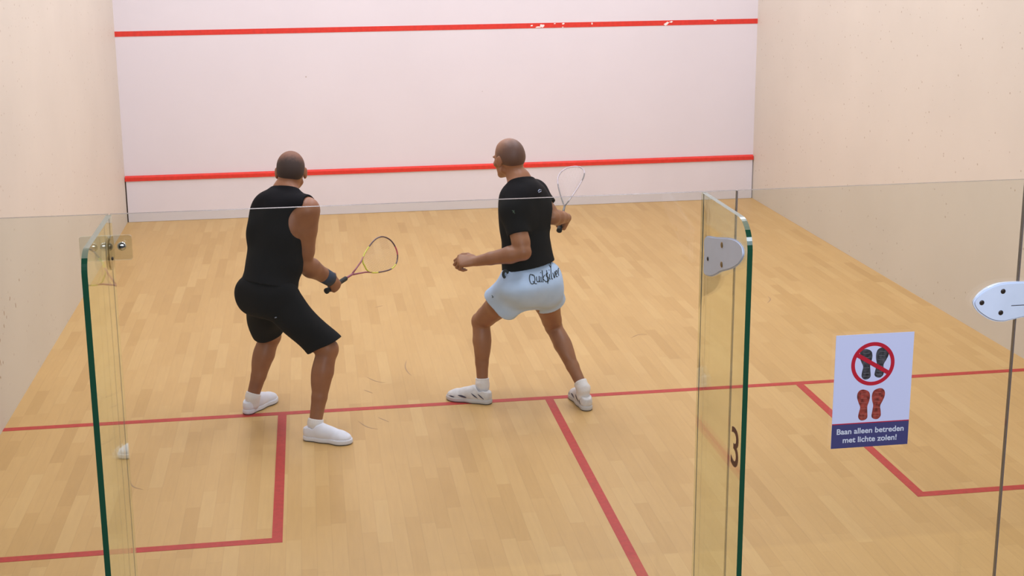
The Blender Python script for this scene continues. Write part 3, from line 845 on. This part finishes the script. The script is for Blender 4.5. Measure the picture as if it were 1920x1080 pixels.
# ================================================================== LEFT PLAYER
def player_left():
    root = empty('person', (1.62, 4.1, 0))
    tag(root, 'person in black sleeveless top and long black shorts, back turned, holding a racket low', 'person')
    P = v3(1.555, 4.10, .80); C7 = v3(1.662, 4.215, 1.345)
    rp = unit(v3(.62, -.78, 0)); rc = unit(v3(.80, -.60, -.10))
    up = unit(C7-P)
    sR = v3(1.782, 4.09, 1.262); sL = v3(1.545, 4.33, 1.225)
    hR, hL = P + rp*.088 - up*.02, P - rp*.088 - up*.02
    kR, aR = v3(1.865, 3.95, .490), v3(1.784, 3.850, .095)
    kL, aL = v3(1.535, 4.42, .44), v3(1.420, 4.335, .095)
    eR, wR = v3(1.752, 4.12, .950), v3(1.885, 4.265, .812)
    eL, wL = v3(1.50, 4.50, 1.03), v3(1.55, 4.70, .90)
    rb = v3(1.872, 4.255, .742); axis = v3(.400, .46, .115); axis = unit(axis)
    grip_c = rb + axis*.075
    d = unit(grip_c + v3(0, 0, -.01) - wR); thumb = unit(axis - d*(axis@d)); n = np.cross(thumb, d)
    hw = grip_c - n*.024 - d*.082     # wrist so that the handle lies across the palm
    wR = lerp(wR, hw, .8)
    hc = v3(1.702, 4.292, 1.447); hf = v3(.10, .99, -.08); hup = v3(.02, .05, 1)
    lo, hi = v3(1.20, 3.70, .03), v3(2.12, 4.88, 1.62)
    b = Vol(lo, hi, .0046)
    T = torso_prims(P, C7, rp, rc, 1.04, .016, (sL, sR))
    put(b, T)
    o_, subs, eyes, ears, HP, hax = head_prims(hc, hf, hup)
    neck = [(cone(C7 - up*.02 + v3(0, .02, 0), HP(0, -.022, -.035), .066, .060), .03)]
    put(b, neck); put(b, o_)
    for s_ in subs: b.add(s_[0], s_[1], sub=True)
    put(b, eyes); put(b, ears)
    fw = np.cross(up, rp)
    put(b, leg_prims(hR, kR, aR, 1.14, v3(-.75, -.35, 0))); put(b, leg_prims(hL, kL, aL, 1.17, v3(-.8, -.5, 0)))
    for a in (aR, aL): b.add(cone(a, a + v3(0, 0, -.05), .033, .030), .01)
    put(b, arm_prims(sR, eR, wR, 1.32)); put(b, arm_prims(sL, eL, wL, 1.12))
    g_b = [(1.15, 1.55, .8), (1.2, 1.6, .85), (1.25, 1.6, .85), (1.3, 1.6, .85)]
    put(b, hand_prims(wR, d, n, 1, g_b))
    dl = unit(v3(.2, .9, -.2)); put(b, hand_prims(wL, dl, unit(v3(.3, -.5, -.8)), -1, (.45, .6, .4), thumb_mode='open'))
    body = b.obj('body', M_skinA, root)
    # hair cap
    h = Vol(hc-.15, hc+.17, .0034)
    put(h, o_[:3], grow=.0028)
    R_, F_, U_ = hax
    h.plane(HP(0, .045, .04), F_*1. - U_*.55); h.plane(HP(0, -.06, -.052), -U_ - F_*.1)
    for s_ in (-1, 1): h.add(ell(HP(.085*s_, .012, -.012), (.03, .022, .036), hax), .004, sub=True)
    h.obj('hair', fade_material('cropped_dark_hair', tuple(HP(0, .01, .115)), .080, .140, (.19, .085, .052), (.042, .026, .022)), root)
    ey = []
    for s_ in (-1, 1):
        bm = bmesh.new(); bmesh.ops.create_uvsphere(bm, u_segments=12, v_segments=8, radius=.0118, matrix=Matrix.Translation(HP(.031*s_, .0805, .003)))
        keep(from_bm('eye', bm, M_eye, smooth=True), root)
    # sleeveless top
    def top(vol, grow):
        put(vol, T, grow=grow)
    t = Vol(v3(1.22, 3.75, .62), v3(2.02, 4.62, 1.47), .0043)
    top(t, .013)
    t.add(cone(P + up*.10, P - up*.02, .150, .160), .05)
    folds(t, .0085, 5, 20.)
    inner = t.v + .013
    t.plane(P + up*.045, -up + v3(0, 0, 0))                       # hem
    t.plane(C7 + up*.028 - rc*.0, up + unit(v3(.05, .9, .2))*.25)  # neckline
    t.plane(sR + rc*.026, rc + up*.30); t.plane(sL - rc*.050, -rc - up*.05)
    t.add(ell(sR + v3(-.012, -.06, -.058), (.088, .12, .098)), .01, sub=True)
    t.v = np.maximum(t.v, -inner); t.obj('sleeveless_top', M_black, root, smooth_it=4)
    # knee shorts
    s = Vol(v3(1.15, 3.70, .30), v3(2.12, 4.72, 1.0), .0043)
    core = T[0:1] + T[5:7]
    def legs(vol, clip):
        for h_, k_, t_, r1, dirn in ((hR, kR, .93, .101, None), (hL, kL, .90, .097, None)):
            dd = unit(k_-h_); pe = lerp(h_, k_, t_)
            nrm = unit(dd*.85 + v3(0, 0, -.4))
            vol.add(cone(h_ - rp*0, k_ + dd*.03, .112, r1), .035, clip=[(pe, nrm)] if clip else None)
    core = core + [(ell(P - fw*.055 - up*.045, (.125, .085, .09), (rp, fw, up)), .05)]
    put(s, core, grow=.016); legs(s, True); folds(s, .0110, 9, 19.); s.plane(P + up*.105, up); o1 = s.v.copy()
    s.v[:] = .2; put(s, core, grow=.016); legs(s, False); folds(s, .0110, 9, 19.); inn = s.v + .013
    s.v = np.maximum(o1, -inn); ks = s.obj('knee_shorts', M_black, root, smooth_it=4)
    stroke_on(ks, [[(-.005, -.002), (.005, .002)]], lambda a, q: v3(1.590+a, 3.5, .700+q), v3(0, 1, 0), .0032, M_logo, 'hip_logo', root)
    # socks and shoes
    for a, k_ in ((aR, kR), (aL, kL)):
        so = Vol(a-.075, a+.09, .0035)
        so.add(cone(a + unit(k_-a)*.12, a, .048, .0425), .01); so.add(cone(a, a - v3(0, 0, .045), .0425, .038), .012)
        so.plane(a + unit(k_-a)*.024, unit(k_-a)); so.obj('sock', M_sock, root)
    shoe(root, (1.714, 3.862), (1.972, 3.752), M_shoe, M_sole, 'white low shoe', ank=aR)
    shoe(root, (1.372, 4.290), (1.555, 4.535), M_shoe, M_sole, 'white low shoe', ank=aL)
    # wristband
    wd = unit(wR - eR); c = wR - wd*.030
    V, F = tube([c - wd*.038, c - wd*.036, c + wd*.034, c + wd*.036], [.036, .0455, .0430, .034], n=24)
    keep(link('wristband', V, F, M_band), root)
    return rb, axis
rbA, axA = player_left()

M_rk_dark = simple('racket_purple_black', (.10, .045, .06), .3, coat=.5)
M_rk_yel = simple('racket_yellow', (.62, .60, .06), .35, coat=.5)
M_rk_red = simple('racket_red', (.45, .05, .09), .35)
M_rk_blue = simple('racket_blue', (.05, .06, .20), .35)
M_rk_wht = simple('racket_white', (.58, .50, .56), .35)
M_rk_sil = simple('racket_silver', (.40, .36, .39), .35, metal=.3)
M_rk_grey = simple('racket_dark_grey', (.14, .13, .13), .35)
M_strA = simple('string_natural', (.60, .48, .36), .5)
M_strB = simple('string_white', (.72, .68, .70), .5)
racket('squash_racket', rbA, axA, v3(.40, -.12, -.85),
       'squash racket with a yellow and dark purple frame held low by the left player',
       ([M_rk_dark, M_rk_yel, M_rk_red, M_rk_blue], [(0, .17), (.17, .27), (.27, .33), (.33, .42), (.42, .50), (.60, .66), (.66, .80), (.80, 1.01)], [1, 0, 1, 0, 2, 0, 0, 1]),
       simple('racket_shaft_maroon', (.32, .09, .13), .35), M_strA, True, r_f=.0046)

# ================================================================== RIGHT PLAYER
def player_right():
    root = empty('person', (3.05, 4.2, 0))
    tag(root, 'person with shaved head in black t-shirt and pale blue shorts, left arm out', 'person')
    P = v3(3.058, 4.165, .765); C7 = v3(3.028, 4.265, 1.345)
    rp = unit(v3(.88, .42, 0)); rc = unit(v3(.68, .72, .04)); up = unit(C7-P)
    sL = v3(2.960, 4.130, 1.206); sR = v3(3.132, 4.385, 1.258)
    hR, hL = P + rp*.088 - up*.02, P - rp*.088 - up*.02
    kL, aL = v3(2.795, 4.365, .480), v3(2.790, 4.290, .105)
    kR, aR = v3(3.240, 4.37, .425), v3(3.366, 4.085, .120)
    eL, wL = v3(2.998, 4.02, .985), v3(2.742, 4.11, .922)
    eR = v3(3.218, 4.27, 1.125)
    rb = v3(3.290, 4.45, .998); axis = unit(v3(.190, .54, .262)); grip_c = rb + axis*.075
    wR0 = v3(3.305, 4.44, 1.075)
    d = unit(v3(-.05, .6, -.62)); thumb = unit(axis - d*(axis@d)); n = np.cross(thumb, d)
    wR = grip_c - n*.024 - d*.078
    hc = v3(2.968, 4.335, 1.473); hf = v3(-.50, .86, -.12); hup = v3(-.08, .05, 1)
    lo, hi = v3(2.55, 3.85, .03), v3(3.52, 4.80, 1.65)
    b = Vol(lo, hi, .0046)
    T = torso_prims(P, C7, rp, rc, 1.0, -.002, (sL, sR))
    put(b, T)
    o_, subs, eyes, ears, HP, hax = head_prims(hc, hf, hup)
    put(b, [(cone(C7 - up*.02 + v3(-.01, .015, 0), HP(0, -.022, -.035), .060, .056), .03)]); put(b, o_)
    for s_ in subs: b.add(s_[0], s_[1], sub=True)
    put(b, eyes); put(b, ears)
    put(b, leg_prims(hR, kR, aR, 1.0, v3(.30, -.9, 0))); put(b, leg_prims(hL, kL, aL, 1.03, v3(.55, -.80, 0)))
    for a in (aR, aL): b.add(cone(a, a + v3(0, 0, -.05), .031, .030), .01)
    put(b, arm_prims(sL, eL, wL, 1.16)); put(b, arm_prims(sR, eR, wR, 1.06))
    g_b = [(1.15, 1.55, .8), (1.2, 1.6, .85), (1.25, 1.6, .85), (1.3, 1.6, .85)]
    put(b, hand_prims(wR, d, n, 1, g_b))
    put(b, hand_prims(wL, unit(v3(-.95, .20, -.02)), unit(v3(.1, .55, -.8)), -1, [(.8, 1.2, .7), (.95, 1.3, .75), (1.1, 1.35, .8), (1.2, 1.4, .8)], s=1.12, thumb_mode='open'))
    b.obj('body', M_skinB, root)
    h = Vol(hc-.15, hc+.17, .0034); put(h, o_[:3], grow=.0018); R_, F_, U_ = hax
    h.plane(HP(0, .035, .05), F_ - U_*.35 ); h.plane(HP(0, -.06, -.045), -U_ - F_*.1)
    
    for s_ in (-1, 1): h.add(ell(HP(.085*s_, .012, -.012), (.03, .022, .036), hax), .004, sub=True)
    h.obj('hair_stubble', fade_material('shaved_stubble', tuple(HP(0, .04, .09)), .06, .15, (.28, .135, .075), (.110, .058, .042), .55), root)
    for s_ in (-1, 1):
        bm = bmesh.new(); bmesh.ops.create_uvsphere(bm, u_segments=12, v_segments=8, radius=.0118, matrix=Matrix.Translation(HP(.031*s_, .0805, .003)))
        keep(from_bm('eye', bm, M_eye, smooth=True), root)
    # t-shirt
    t = Vol(v3(2.72, 3.85, .68), v3(3.42, 4.68, 1.48), .0043)
    def tee(vol, clip):
        put(vol, T, grow=.012)
        vol.add(cone(P + up*.20 + rp*.012, P + up*.04 + rp*.012, .128, .146), .05)
        for s0, e0, tt in ((sL, eL, .56), (sR, eR, .50)):
            dd = unit(e0-s0); pe = lerp(s0, e0, tt)
            vol.add(cone(s0, e0 + dd*.02, .068, .062), .02, clip=[(pe, unit(dd + v3(0, 0, -.25)))] if clip else None)
    tee(t, True); folds(t, .0080, 21, 21.); t.plane(P + up*.100, -up + rp*.14); t.plane(C7 + up*.022, up + unit(v3(-.4, .8, .2))*.25); o1 = t.v.copy()
    t.v[:] = .2; tee(t, False); folds(t, .0080, 21, 21.); inn = t.v + .013
    t.v = np.maximum(o1, -inn); ts = t.obj('t_shirt', M_blackB, root, smooth_it=4)
    stroke_on(ts, [[(-.012, .004), (0, .010), (.012, .004)], [(-.010, -.002), (.010, -.002)]], lambda a, q: v3(3.122+a, 3.8, 1.303+q), v3(0, 1, 0), .0028, M_logo, 'back_logo', root)
    stroke_on(ts, [[(-.008, .010), (.0, .004), (.006, -.008)], [(-.004, -.004), (.004, .010)]], lambda a, q: v3(2.948+a, 3.8, 1.215+q), v3(0, 1, 0), .0022, simple('faint_sleeve_print', (.06, .10, .07), .7), 'sleeve_logo', root)
    # shorts
    s = Vol(v3(2.62, 3.85, .45), v3(3.45, 4.65, 1.0), .0043)
    core = T[0:1] + T[5:7]
    def legs(vol, clip):
        for h_, k_, t_, r1 in ((hR, kR, .42, .112), (hL, kL, .40, .116)):
            dd = unit(k_-h_); pe = lerp(h_, k_, t_)
            vol.add(cone(P - up*.02, P + v3(-.015, .03, -.19), .09, .062), .04, clip=[(v3(0, 0, .628), v3(0, 0, -1))] if clip else None)
            vol.add(cone(h_, lerp(h_, k_, .8), .114, r1), .055, clip=[(pe, unit(dd*1. + v3(0, 0, -.35)))] if clip else None)
    fw = np.cross(up, rp); core = core + [(ell(P - fw*.050 - up*.045, (.12, .080, .085), (rp, fw, up)), .05)]
    put(s, core, grow=.018); legs(s, True); folds(s, .0120, 31, 19., (.35, .1, .9)); s.plane(P + up*.128, up - rp*.14); o1 = s.v.copy()
    s.v[:] = .2; put(s, core, grow=.018); legs(s, False); folds(s, .0120, 31, 19., (.35, .1, .9)); inn = s.v + .013
    s.v = np.maximum(o1, -inn); sh = s.obj('shorts', M_blue, root, smooth_it=4); sh['label'] = 'pale blue shorts with black handwriting'
    # handwritten lettering "Quiksilver" across the seat
    K = [[(.35, .75), (.12, .85), (.0, .55), (.08, .22), (.32, .18), (.48, .42), (.45, .70), (.30, .82)], [(.28, .35), (.45, .15), (.60, .10)],
         [(.66, .60), (.64, .32), (.74, .20), (.86, .30), (.90, .60), (.88, .22), (.96, .16)],
         [(1.06, .52), (1.04, .20), (1.10, .12)], [(1.08, .80), (1.09, .84)],
         [(1.24, .95), (1.22, .50), (1.20, .08)], [(1.42, .58), (1.24, .36), (1.38, .16), (1.50, .02)],
         [(1.74, .66), (1.58, .62), (1.58, .44), (1.74, .34), (1.72, .08), (1.52, .06)], [(1.66, .88), (1.64, -.12)],
         [(1.88, .55), (1.86, .22), (1.93, .16)], [(1.90, .82), (1.91, .86)],
         [(2.10, .98), (2.04, .50), (2.06, .16), (2.14, .14)], [(2.00, 1.18), (2.10, .98), (2.2, 1.25)],
         [(2.22, .56), (2.32, .16), (2.44, .60)], [(2.50, .36), (2.66, .42), (2.62, .62), (2.50, .50), (2.52, .22), (2.66, .16)],
         [(2.78, .60), (2.78, .18)], [(2.78, .42), (2.88, .62), (2.98, .58)]]
    kx, kz = .0665, .066
    stroke_on(sh, K, lambda a, q: v3(3.032 + a*kx, 3.7, .792 + q*kz + a*.0055), v3(0, 1, 0), .0026, M_ink, 'lettering', root)
    c0 = v3(2.906, 4.085, .842)
    V, F = tube([c0 + v3(.015*math.cos(t) , .008*math.sin(t), .019*math.sin(t)) for t in np.linspace(0, 2*PI, 15)[:-1]], .0085, closed=True, n=8)
    keep(link('waist_tag', V, F, M_ink), root)
    stroke_on(sh, [[(-.002, .006), (.004, 0), (-.001, -.006)]], lambda a, q: v3(2.832+a, 3.7, .700+q), v3(0, 1, 0), .002, M_ink, 'leg_print', root)
    for a, k_, hh in ((aR, kR, .045), (aL, kL, .040)):
        so = Vol(a-.08, a+.11, .0035)
        so.add(cone(a + unit(k_-a)*.12, a, .044, .040), .01); so.add(cone(a, a - v3(0, 0, .045), .040, .038), .012); folds(so, .0012, 3, 120., (0, 0, 1))
        so.plane(a + unit(k_-a)*hh, unit(k_-a)); so.obj('sock', M_sock, root)
    trim = simple('shoe_navy_flash', (.05, .05, .10), .5)
    fl_ = [(.040, .036, .080, .066, .0045), (.080, .038, .120, .068, .0045), (.15, .036, .205, .046, .006), (.225, .034, .262, .036, .0035)]
    shoe(root, (2.840, 4.235), (2.590, 4.365), M_shoe2, M_solegum, 'white shoe with dark flashes', trim=trim, stripes=fl_, ank=aL)
    shoe(root, (3.382, 4.015), (3.352, 4.310), M_shoe2, M_solegum, 'white shoe with dark flashes', trim=trim, stripes=fl_, ank=aR)
    return rb, axis
rbB, axB = player_right()
racket('squash_racket', rbB, axB, v3(.80, -.55, .05),
       'pale silver squash racket raised behind the right player',
       ([M_rk_sil, M_rk_grey, M_rk_wht], [(.0, .06), (.06, .22), (.22, .30), (.45, .62), (.78, .97)], [1, 0, 1, 2, 1]),
       M_rk_grey, M_strB, False, wid=.86, r_f=.0042)

# ------------------------------------------------------------------ light, camera
def area(name, x, y, z, sx, sy, e, col, rot=(0, 0, 0)):
    l = bpy.data.lights.new(name, 'AREA'); l.shape = 'RECTANGLE'; l.size = sx; l.size_y = sy; l.energy = e; l.color = col
    o = bpy.data.objects.new(name, l); COL.objects.link(o); o.location = (x, y, z); o.rotation_euler = rot; return o
WARM = (.985, 1., 1.12)
for x in (1.6, 4.8):
    for y in (3.8, 6.2, 8.4):
        area('court_lamp', x, y, H-.04, .6, 1.6, 66, WARM)
# cooler daylight from the gallery side
area('gallery_lamp', 3.2, -4.2, 4.6, 4.5, 1.5, 260, (.84, .90, 1.), (math.radians(52), 0, 0))

w = bpy.data.worlds.new('World'); sc.world = w; w.use_nodes = True
w.node_tree.nodes['Background'].inputs[0].default_value = (1., .96, .94, 1); w.node_tree.nodes['Background'].inputs[1].default_value = .08

cam = bpy.data.cameras.new('camera'); co = bpy.data.objects.new('camera', cam); COL.objects.link(co)
co.location = (1.8183, -3.0620, 2.7870); co.rotation_euler = (1.3553, .0103, -.1369)
cam.sensor_width = 36; cam.lens = 2428.378*36/1920; cam.shift_x = (960-908.713)/1920; cam.shift_y = (399.703-540)/1920
cam.clip_start = .05
sc.camera = co
sc.view_settings.view_transform = 'Standard'; sc.view_settings.look = 'None'; sc.view_settings.gamma = 1; sc.view_settings.use_curve_mapping = False
sc.view_settings.exposure = -.02
